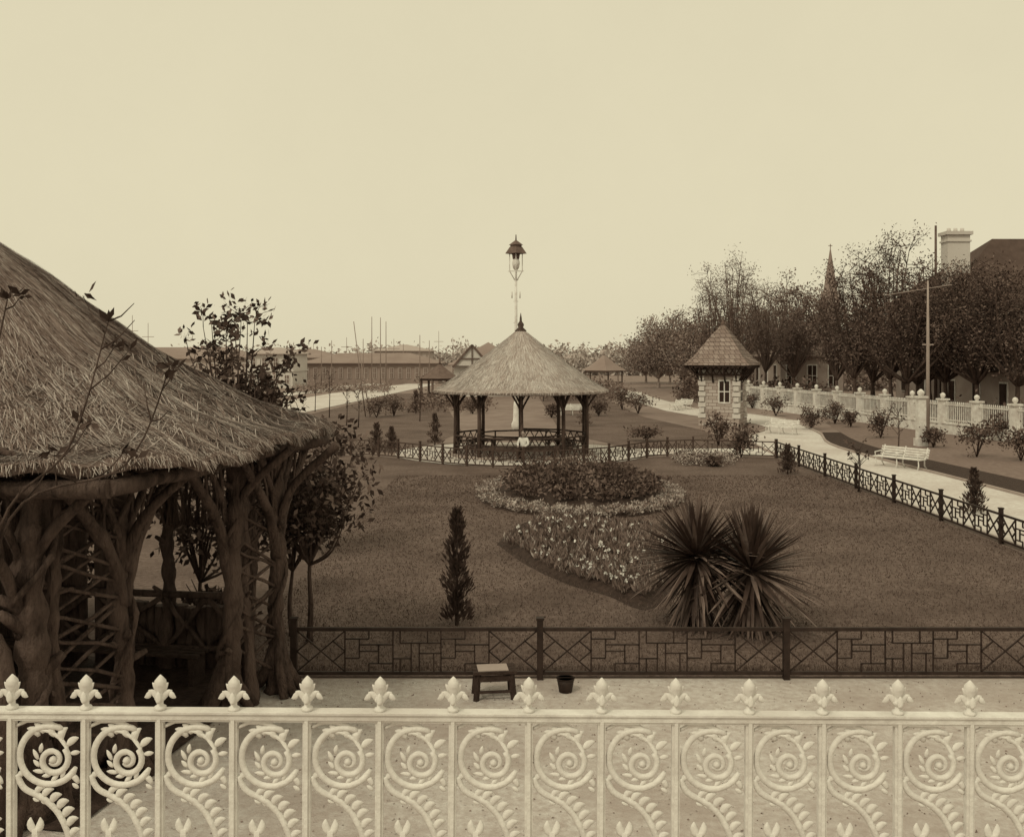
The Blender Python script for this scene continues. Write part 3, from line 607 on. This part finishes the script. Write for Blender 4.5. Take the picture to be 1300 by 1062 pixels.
# ---------------------------------------------------------------- houses
def window(fr,gl,c,w,h,ax):
    x,y,z=c
    if ax=='y': fr.box((x,y,z),(w,.12,h)); gl.box((x,y-.08,z),(w-.25,.05,h-.25)); fr.box((x,y-.12,z),(.06,.04,h-.2)); fr.box((x,y-.125,z),(w-.2,.04,.06))
    else: fr.box((x,y,z),(.12,w,h)); gl.box((x-.08,y,z),(.05,w-.25,h-.25))
def hiproof(b,x0,x1,y0,y1,z,h,ov,mi=0,ridge=.5):
    x0-=ov;x1+=ov;y0-=ov;y1+=ov; d=(y1-y0)/2
    if x1-x0>=y1-y0: r0=(x0+d,(y0+y1)/2,z+h); r1=(x1-d,(y0+y1)/2,z+h); 
    else: d=(x1-x0)/2; r0=((x0+x1)/2,y0+d,z+h); r1=((x0+x1)/2,y1-d,z+h)
    a,b_,c,d_=(x0,y0,z),(x1,y0,z),(x1,y1,z),(x0,y1,z)
    if x1-x0>=y1-y0: F_=[(a,b_,r1,r0),(b_,c,r1),(c,d_,r0,r1),(d_,a,r0)]
    else: F_=[(a,b_,r0),(b_,c,r1,r0),(c,d_,r1),(d_,a,r0,r1)]
    for f in F_: b.face(f,mi)
    b.face([(p[0],p[1],z-.12) for p in (d_,c,b_,a)],mi)
    for p,q in((a,b_),(b_,c),(c,d_),(d_,a)): b.face([(p[0],p[1],z-.12),(q[0],q[1],z-.12),q,p],mi)
def house(name,x0,x1,y0,y1,hw,hr,ov=.8,wm='wallm',rm='roofd',gm='glass',fm='white2',nx=5,st=2,nyy=3):
    e=empty(name); b=MB(); b.box(((x0+x1)/2,(y0+y1)/2,hw/2),(x1-x0,y1-y0,hw))
    if st>1: b.box(((x0+x1)/2,(y0+y1)/2,hw/st),(x1-x0+.3,y1-y0+.3,.25))
    b.obj('walls',[wm],parent=e)
    b=MB(); hiproof(b,x0,x1,y0,y1,hw+.01,hr,ov); b.obj('roof',[rm],parent=e)
    fr=MB();gl=MB(); fh=hw/st
    for s in range(st):
        for i in range(nx): window(fr,gl,(x0+(x1-x0)*(i+.5)/nx,y0-.02,fh*s+fh*.52),min(1.3,(x1-x0)/nx*.5),fh*.55,'y')
        for i in range(nyy): window(fr,gl,(x0-.02,y0+(y1-y0)*(i+.5)/nyy,fh*s+fh*.52),1.2,fh*.55,'x')
    fr.obj('window_frames',[fm],parent=e); gl.obj('windows',[gm],parent=e); return e
e=house('large_house',38.6,62,86,99,9.4,6.2,1.2,nx=7)
b=MB(); b.box((39.9,88.6,13.2),(2.0,1.4,4.6)); b.box((39.9,88.6,15.6),(2.4,1.8,.3)); b.box((39.9,88.6,14.9),(2.2,1.6,.15))
for k in(-.6,0,.6): b.lathe((39.9+k,88.6,15.75),[(.2,0),(.17,.35)],8)
b.obj('chimney',['hzl'],parent=e)
house('verandah_house',34,44,66,78,3.6,2.4,.7,nx=4,st=1)
house('brick_house',30,37,110,122,4.6,3.2,.6,nx=3,st=1,wm='wallm',rm='hzd')
cs=empty('church',(97,300,0)); b=MB(); b.box((0,0,11),(4.4,4.4,22)); 
for sx in(-1,1):
    for sy in(-1,1): b.tube([(sx*2,sy*2,22),(sx*2,sy*2,25.5)],[.5,.02],4,smooth=False)
b.box((20,0,6),(36,14,12)); b.obj('tower',['hzm'],parent=cs); b=MB(); b.tube([(0,0,22),(0,0,37)],[2.5,.12],8,smooth=False); b.bar((0,0,37),(0,0,38.4),.2,.2); b.bar((-.6,0,37.9),(.6,0,37.9),.2,.2)
b.obj('spire',['hzd'],parent=cs)
# left distance
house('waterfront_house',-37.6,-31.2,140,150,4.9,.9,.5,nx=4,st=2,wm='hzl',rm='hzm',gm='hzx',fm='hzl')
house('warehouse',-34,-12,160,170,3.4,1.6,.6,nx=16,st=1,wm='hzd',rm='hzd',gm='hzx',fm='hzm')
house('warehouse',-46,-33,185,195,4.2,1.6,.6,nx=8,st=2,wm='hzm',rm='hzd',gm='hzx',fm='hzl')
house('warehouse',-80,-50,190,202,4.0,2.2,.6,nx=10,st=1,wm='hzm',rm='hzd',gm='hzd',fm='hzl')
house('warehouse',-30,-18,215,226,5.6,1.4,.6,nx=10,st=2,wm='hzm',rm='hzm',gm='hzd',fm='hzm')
for px,top,Y in ((472,402,150),(483,403,150),(490,408,150),(421,432,150),(449,408,75),(455,440,75),(533,425,150),(408,440,150),(545,432,150),(461,430,150),(512,436,180),(168,400,200),(188,410,200),(557,420,250),(500,430,200),(440,428,220),(575,428,260),(398,436,230)):
    b=MB(); p=A(px,top,Y); b.tube([(p.x+(.9 if Y<100 else 0),Y,0),(p.x,Y,p.z)],[.09 if Y>100 else .05,.05 if Y>100 else .03],5)
    if Y>150: b.bar((p.x-1.2,Y,p.z*.75),(p.x+1.2,Y,p.z*.75),.1,.1)
    b.obj('mast' if Y>100 else 'wooden_stake',['hzd'])
def pavilion(name,c,rad,he,hr,rm,bm,n=6):
    e=empty(name,c); b=MB(); 
    b.tube([(0,0,he),(0,0,he+hr*.35),(0,0,he+hr)],[rad*1.3,rad*.75,.08],n,smooth=False); b.lathe((0,0,he+hr),[(.12,0),(.1,.2),(.02,.7)],6); b.obj('roof',[rm],parent=e)
    b=MB()
    for i in range(n):
        a=2*math.pi*i/n+.2;q=2*math.pi*(i+1)/n+.2; p=Vector((rad*math.cos(a),rad*math.sin(a),0)); r=Vector((rad*math.cos(q),rad*math.sin(q),0))
        b.tube([p,p+Vector((0,0,he+.1))],.12,6); b.bar(p+Vector((0,0,1)),r+Vector((0,0,1)),.1,.08); b.bar(p+Vector((0,0,he-.1)),r+Vector((0,0,he-.1)),.25,.08); b.bar(p+Vector((0,0,.1)),r+Vector((0,0,1)),.07,.06); b.bar(p+Vector((0,0,1)),r+Vector((0,0,.1)),.07,.06)
    b.obj('posts_and_rails',[bm],parent=e)
pavilion('garden_pavilion',(-6.9,94,0),1.75,2.5,1.35,'barkfar','barkfar')
pavilion('garden_pavilion',(12.6,135,0),2.6,2.6,2.1,'hzd','hzd')
e=house('timbered_house',-6.6,1.0,112,122,3.6,2.6,.7,nx=4,st=1,rm='hzd',wm='hzl',gm='barkfar')
b=MB()
b.face([(-6.4,111,3.5),(-2.6,111,3.5),(-4.5,111,5.7)],1)
for s in(-1,1): b.bar((-4.5,110.9,5.85),(-4.5+s*2.2,110.9,3.3),.22,.2,0)
b.bar((-5.8,110.9,4.3),(-3.2,110.9,4.3),.12,.1,0); b.bar((-4.5,110.9,3.5),(-4.5,110.9,5.6),.12,.12,0)
b.obj('gable',['barkfar','hzl'],parent=e)
# ---------------------------------------------------------------- trees right
T=lambda px,Y:((px-650)/F*Y,Y)
def TH(py,Y): return H-(py-HY)/F*Y
for px,top,Y,rad in ((1085,334,84,4.0),(1130,312,80,4.4),(1180,330,78,4.6),(1240,342,68,4.6),(1292,364,64,4.6),(1200,366,72,4.0),(1335,346,66,4.8),(1152,352,70,4.0)):
    x,y=T(px,Y)
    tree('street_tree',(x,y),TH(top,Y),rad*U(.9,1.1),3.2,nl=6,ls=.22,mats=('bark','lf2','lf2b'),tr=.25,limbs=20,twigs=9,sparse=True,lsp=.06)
for px,top,Y,rad in ((1108,392,90,3.6),(1165,388,84,4.0),(1270,402,72,3.6)):
    tree('street_tree',T(px,Y),TH(top,Y),rad,2.6,nc=150,nl=20,ls=.28,mats=('bark','lf2','lf2b'),tr=.28,limbs=10,twigs=4,cl=.2)
for px,top,Y,rad in ((932,332,98,4.2),(972,352,104,3.8),(905,368,102,3.0)):
    tree('street_tree',T(px,Y),TH(top,Y),rad,3.4,nl=4,ls=.2,mats=('barkfar','lf3','lf2b'),tr=.2,limbs=22,twigs=9,sparse=True)
for px,top,Y,rad in ((1008,360,108,3.8),(1030,378,112,3.8),(990,385,120,4.5),(952,400,125,4.2),(1062,372,96,3.4)):
    tree('street_tree',T(px,Y),TH(top,Y),rad,2.6,nl=7,ls=.3,mats=('barkfar','lf3','lf2b'),tr=.25,limbs=20,twigs=8,sparse=True,lsp=.08)
for px,top,Y,rad in ((868,404,130,4.6),(836,414,140,4.4),(895,418,120,3.8),(850,425,160,5.5),(820,436,165,4.5)):
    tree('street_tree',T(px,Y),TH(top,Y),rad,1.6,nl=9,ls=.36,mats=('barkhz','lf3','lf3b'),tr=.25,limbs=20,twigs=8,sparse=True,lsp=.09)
def mass(name,x0,x1,Y,z0,z1,n,ls,mats):
    b=MB()
    for i in range(n):
        x=U(x0,x1); top=z0+(z1-z0)*(.55+.25*math.sin(x*.13+Y)*math.sin(x*.041+1.3)+.2*math.sin(x*.7+Y))
        c=Vector((x,Y+U(-8,8),U(0,top)))
        for k in range(10): b.leaf(c+Vector((random.gauss(0,ls),random.gauss(0,ls),random.gauss(0,ls))),ls*U(.6,1.4),random.choice((0,0,1)))
    return b.obj(name,mats)
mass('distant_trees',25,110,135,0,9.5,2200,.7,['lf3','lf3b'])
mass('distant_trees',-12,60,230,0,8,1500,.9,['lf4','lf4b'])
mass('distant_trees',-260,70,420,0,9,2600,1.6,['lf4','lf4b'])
mass('hedge',18,30,100,0,2.6,700,.4,['lf2','lf3'])
mass('hedge',30,60,62,0,2.2,900,.3,['lf2','lf2b'])
mass('garden_shrubs',3,12,108,0,1.9,320,.35,['lf3','lf2b'])
mass('garden_shrubs',-9,-2,88,0,1.4,200,.3,['lf3','lf2b'])
mass('garden_shrubs',-28,-16,128,0,1.2,260,.3,['lf3','lf3b'])
for px,Y,h in ((708,96,3.8),(690,100,3.4),(722,110,3.6),(1090,34,1.6),(533,70,3.0),(455,64,2.2),(418,74,3.2),(440,66,2.4),(1140,44,2.2),(735,104,4.0),(400,82,3.0)):
    x,y=T(px,Y); b=MB(); b.tube([(x,y,0),(x+.05,y,h*.6),(x,y,h)],[.04,.025,.01],4)
    for i in range(14): 
        z=U(.45,1)*h; e=Vector((x+U(-.4,.4),y+U(-.4,.4),z+.35)); b.tube([(x,y,z),e],[.014,.006],3)
        for k in range(5): b.leaf(e,U(.08,.16),1)
    b.obj('young_tree',['bark','lf2'])
# ---------------------------------------------------------------- stool & bucket
sp=G(627,884); st=empty('wooden_stool',(sp.x,sp.y,0),.12); b=MB(); 
for j in range(3): b.box((0,-.13+j*.13,.385),(.6,.115,.035))
for sx in(-1,1):
    for sy in(-1,1): b.bar((sx*.26,sy*.16,0),(sx*.23,sy*.13,.365),.06,.06)
    b.bar((sx*.24,-.14,.17),(sx*.24,.14,.17),.035,.03); 
b.bar((-.25,-.145,.3),(.25,-.145,.3),.08,.025); b.bar((-.25,.145,.3),(.25,.145,.3),.08,.025); b.bar((-.25,-.15,.12),(.25,-.15,.12),.035,.025)
b.obj('stool_frame',['darkwood'],parent=st); b=MB(); b.box((-.02,0,.408),(.42,.3,.008)); b.obj('worn_top',['wallm'],parent=st)
bp=G(718,878); bk=empty('bucket',(bp.x,bp.y,0)); b=MB(); b.tube([(0,0,0),(0,0,.2),(0,0,.2),(0,0,.04)],[.09,.125,.113,.085],16); b.tube([(0,0,.19),(0,0,.205)],[.13,.13],16,cap=False); b.obj('pail',['fence'],parent=bk)
b=MB(); b.tube([(.125*math.cos(t),-.02-.03*math.sin(t),.2+.02*math.sin(t)) for t in [math.pi*i/8 for i in range(9)]],.006,5); b.obj('handle',['fence'],parent=bk)
# ---------------------------------------------------------------- seated person
pe=empty('seated_person',(0.42+.1,47.3-3.52,0),math.radians(-18))
def skin(name,V,E,rad,m,root=0):
    me=bpy.data.meshes.new(name); me.from_pydata(V,E,[]); me.materials.append(M[m]); o=bpy.data.objects.new(name,me); COL.objects.link(o); o.parent=pe
    md=o.modifiers.new('s','SKIN'); md.use_smooth_shade=True
    lay=me.skin_vertices[0].data if me.skin_vertices else None
    if lay is None:
        bpy.context.view_layer.objects.active=o; bpy.ops.mesh.customdata_skin_add(); lay=me.skin_vertices[0].data
    for i,r in enumerate(rad): lay[i].radius=(r,r) if not isinstance(r,tuple) else r; lay[i].use_root=(i==root)
    s=o.modifiers.new('d','SUBSURF'); s.levels=1; s.render_levels=2; return o
skin('jacket',[(0,0,.58),(0,-.01,.78),(0,-.03,.98),(0,-.04,1.06),(-.17,-.03,1.02),(-.24,-.12,.80),(-.15,-.34,.72),(.17,-.03,1.02),(.25,-.10,.79),(.14,-.33,.70)],[(0,1),(1,2),(2,3),(2,4),(4,5),(5,6),(2,7),(7,8),(8,9)],[(.17,.14),(.155,.12),(.16,.11),(.065,.065),.07,.055,.042,.07,.055,.042],'cloth')
skin('trousers',[(0,0,.56),(-.1,-.05,.57),(-.14,-.45,.56),(-.15,-.42,.12),(.1,-.05,.57),(.13,-.46,.56),(.12,-.5,.12)],[(0,1),(1,2),(2,3),(0,4),(4,5),(5,6)],[.13,.10,.075,.06,.10,.075,.06],'trous')
skin('shoes',[(-.15,-.41,.06),(-.16,-.52,.045),(-.16,-.60,.035)],[(0,1),(1,2)],[.05,.045,.035],'hair'); skin('shoes',[(.12,-.49,.06),(.13,-.60,.045),(.13,-.68,.035)],[(0,1),(1,2)],[.05,.045,.035],'hair')
b=MB(); b.lathe((0,-.05,1.06),[(.055,0),(.05,.06),(.062,.09),(.085,.14),(.095,.2),(.092,.25),(.07,.30),(.03,.325),(.001,.33)],14)
b.tube([(0,-.135,1.235),(0,-.165,1.205),(0,-.14,1.195)],[.008,.015,.008],6); b.tube([(-.03,-.137,1.165),(.03,-.137,1.165)],.008,5)
for s in(-1,1): b.tube([(s*.09,-.05,1.22),(s*.105,-.045,1.25),(s*.09,-.04,1.28)],[.01,.016,.01],6)
for s,w in((-1,(-.15,-.34,.72)),(1,(.14,-.33,.70))):
    w=Vector(w); pm=w+Vector((-s*.03,-.06,-.02)); b.tube([w,w.lerp(pm,.6),pm+Vector((0,-.03,-.01))],[.028,.038,.036],8,flat=.6)
    for k in range(4):
        o=pm+Vector(((k-1.5)*.018,-.03,0)); L=(.065,.075,.07,.055)[k]; b.tube([o,o+Vector((0,-L*.5,-.005)),o+Vector((0,-L*.8,-.03))],[.009,.0085,.007],6)
    b.tube([w+Vector((-s*.03,-.03,0)),w+Vector((-s*.07,-.06,-.005)),w+Vector((-s*.075,-.09,-.015))],[.011,.01,.008],6)
b.obj('head_and_hands',['skin'],parent=pe)
b=MB(); b.lathe((0,-.035,1.22),[(.088,0),(.103,.04),(.10,.1),(.078,.15),(.03,.178),(.001,.18)],14)
for s in(-1,1): b.tube([(s*.03-.012,-.142,1.24),(s*.03+.012,-.142,1.24)],.006,5)
b.obj('hair',['hair'],parent=pe)
# ---------------------------------------------------------------- world, sun, camera
sc=bpy.context.scene; w=bpy.data.worlds.new('World'); sc.world=w; w.use_nodes=True; nt=w.node_tree; bg=nt.nodes['Background']; bg.inputs['Strength'].default_value=.1
el,az=math.radians(48),math.radians(215)
sk=nt.nodes.new('ShaderNodeTexSky'); sk.sky_type='NISHITA'; sk.sun_disc=False; sk.sun_elevation=el; sk.sun_rotation=az; sk.dust_density=4
bw=nt.nodes.new('ShaderNodeRGBToBW'); nt.links.new(sk.outputs[0],bw.inputs[0])
mr=nt.nodes.new('ShaderNodeMapRange'); mr.inputs['From Min'].default_value=0; mr.inputs['From Max'].default_value=14; mr.inputs['To Min'].default_value=7.0; mr.inputs['To Max'].default_value=8.8; nt.links.new(bw.outputs[0],mr.inputs['Value'])
tc=nt.nodes.new('ShaderNodeTexCoord'); nn=nt.nodes.new('ShaderNodeTexNoise'); nn.inputs['Scale'].default_value=3; nn.inputs['Detail'].default_value=12; nn.inputs['Roughness'].default_value=.75; nt.links.new(tc.outputs['Generated'],nn.inputs['Vector'])
m2=nt.nodes.new('ShaderNodeMapRange'); m2.inputs['To Min'].default_value=.95; m2.inputs['To Max'].default_value=1.05; nt.links.new(nn.outputs['Fac'],m2.inputs['Value'])
mu=nt.nodes.new('ShaderNodeMath'); mu.operation='MULTIPLY'; nt.links.new(mr.outputs[0],mu.inputs[0]); nt.links.new(m2.outputs[0],mu.inputs[1])
vm=nt.nodes.new('ShaderNodeVectorMath'); vm.operation='SCALE'; vm.inputs[0].default_value=(1.0,.91,.64); nt.links.new(mu.outputs[0],vm.inputs['Scale']); nt.links.new(vm.outputs[0],bg.inputs['Color'])
s=bpy.data.lights.new('sun','SUN'); s.energy=1.2; s.angle=math.radians(12); s.color=(1,.92,.70); so=bpy.data.objects.new('sun',s); COL.objects.link(so)
sd=Vector((math.sin(az)*math.cos(el),math.cos(az)*math.cos(el),math.sin(el))); so.rotation_euler=sd.to_track_quat('Z','Y').to_euler()
cam=bpy.data.cameras.new('camera'); cam.sensor_width=36; cam.lens=36*F/1300; cam.shift_y=-81/1300; cam.clip_end=6000; cam.clip_start=.05
co=bpy.data.objects.new('camera',cam); COL.objects.link(co); co.location=(0,0,H); co.rotation_euler=(math.pi/2,0,0); sc.camera=co
sc.view_settings.view_transform='Standard'; sc.view_settings.look='None'; sc.view_settings.exposure=0
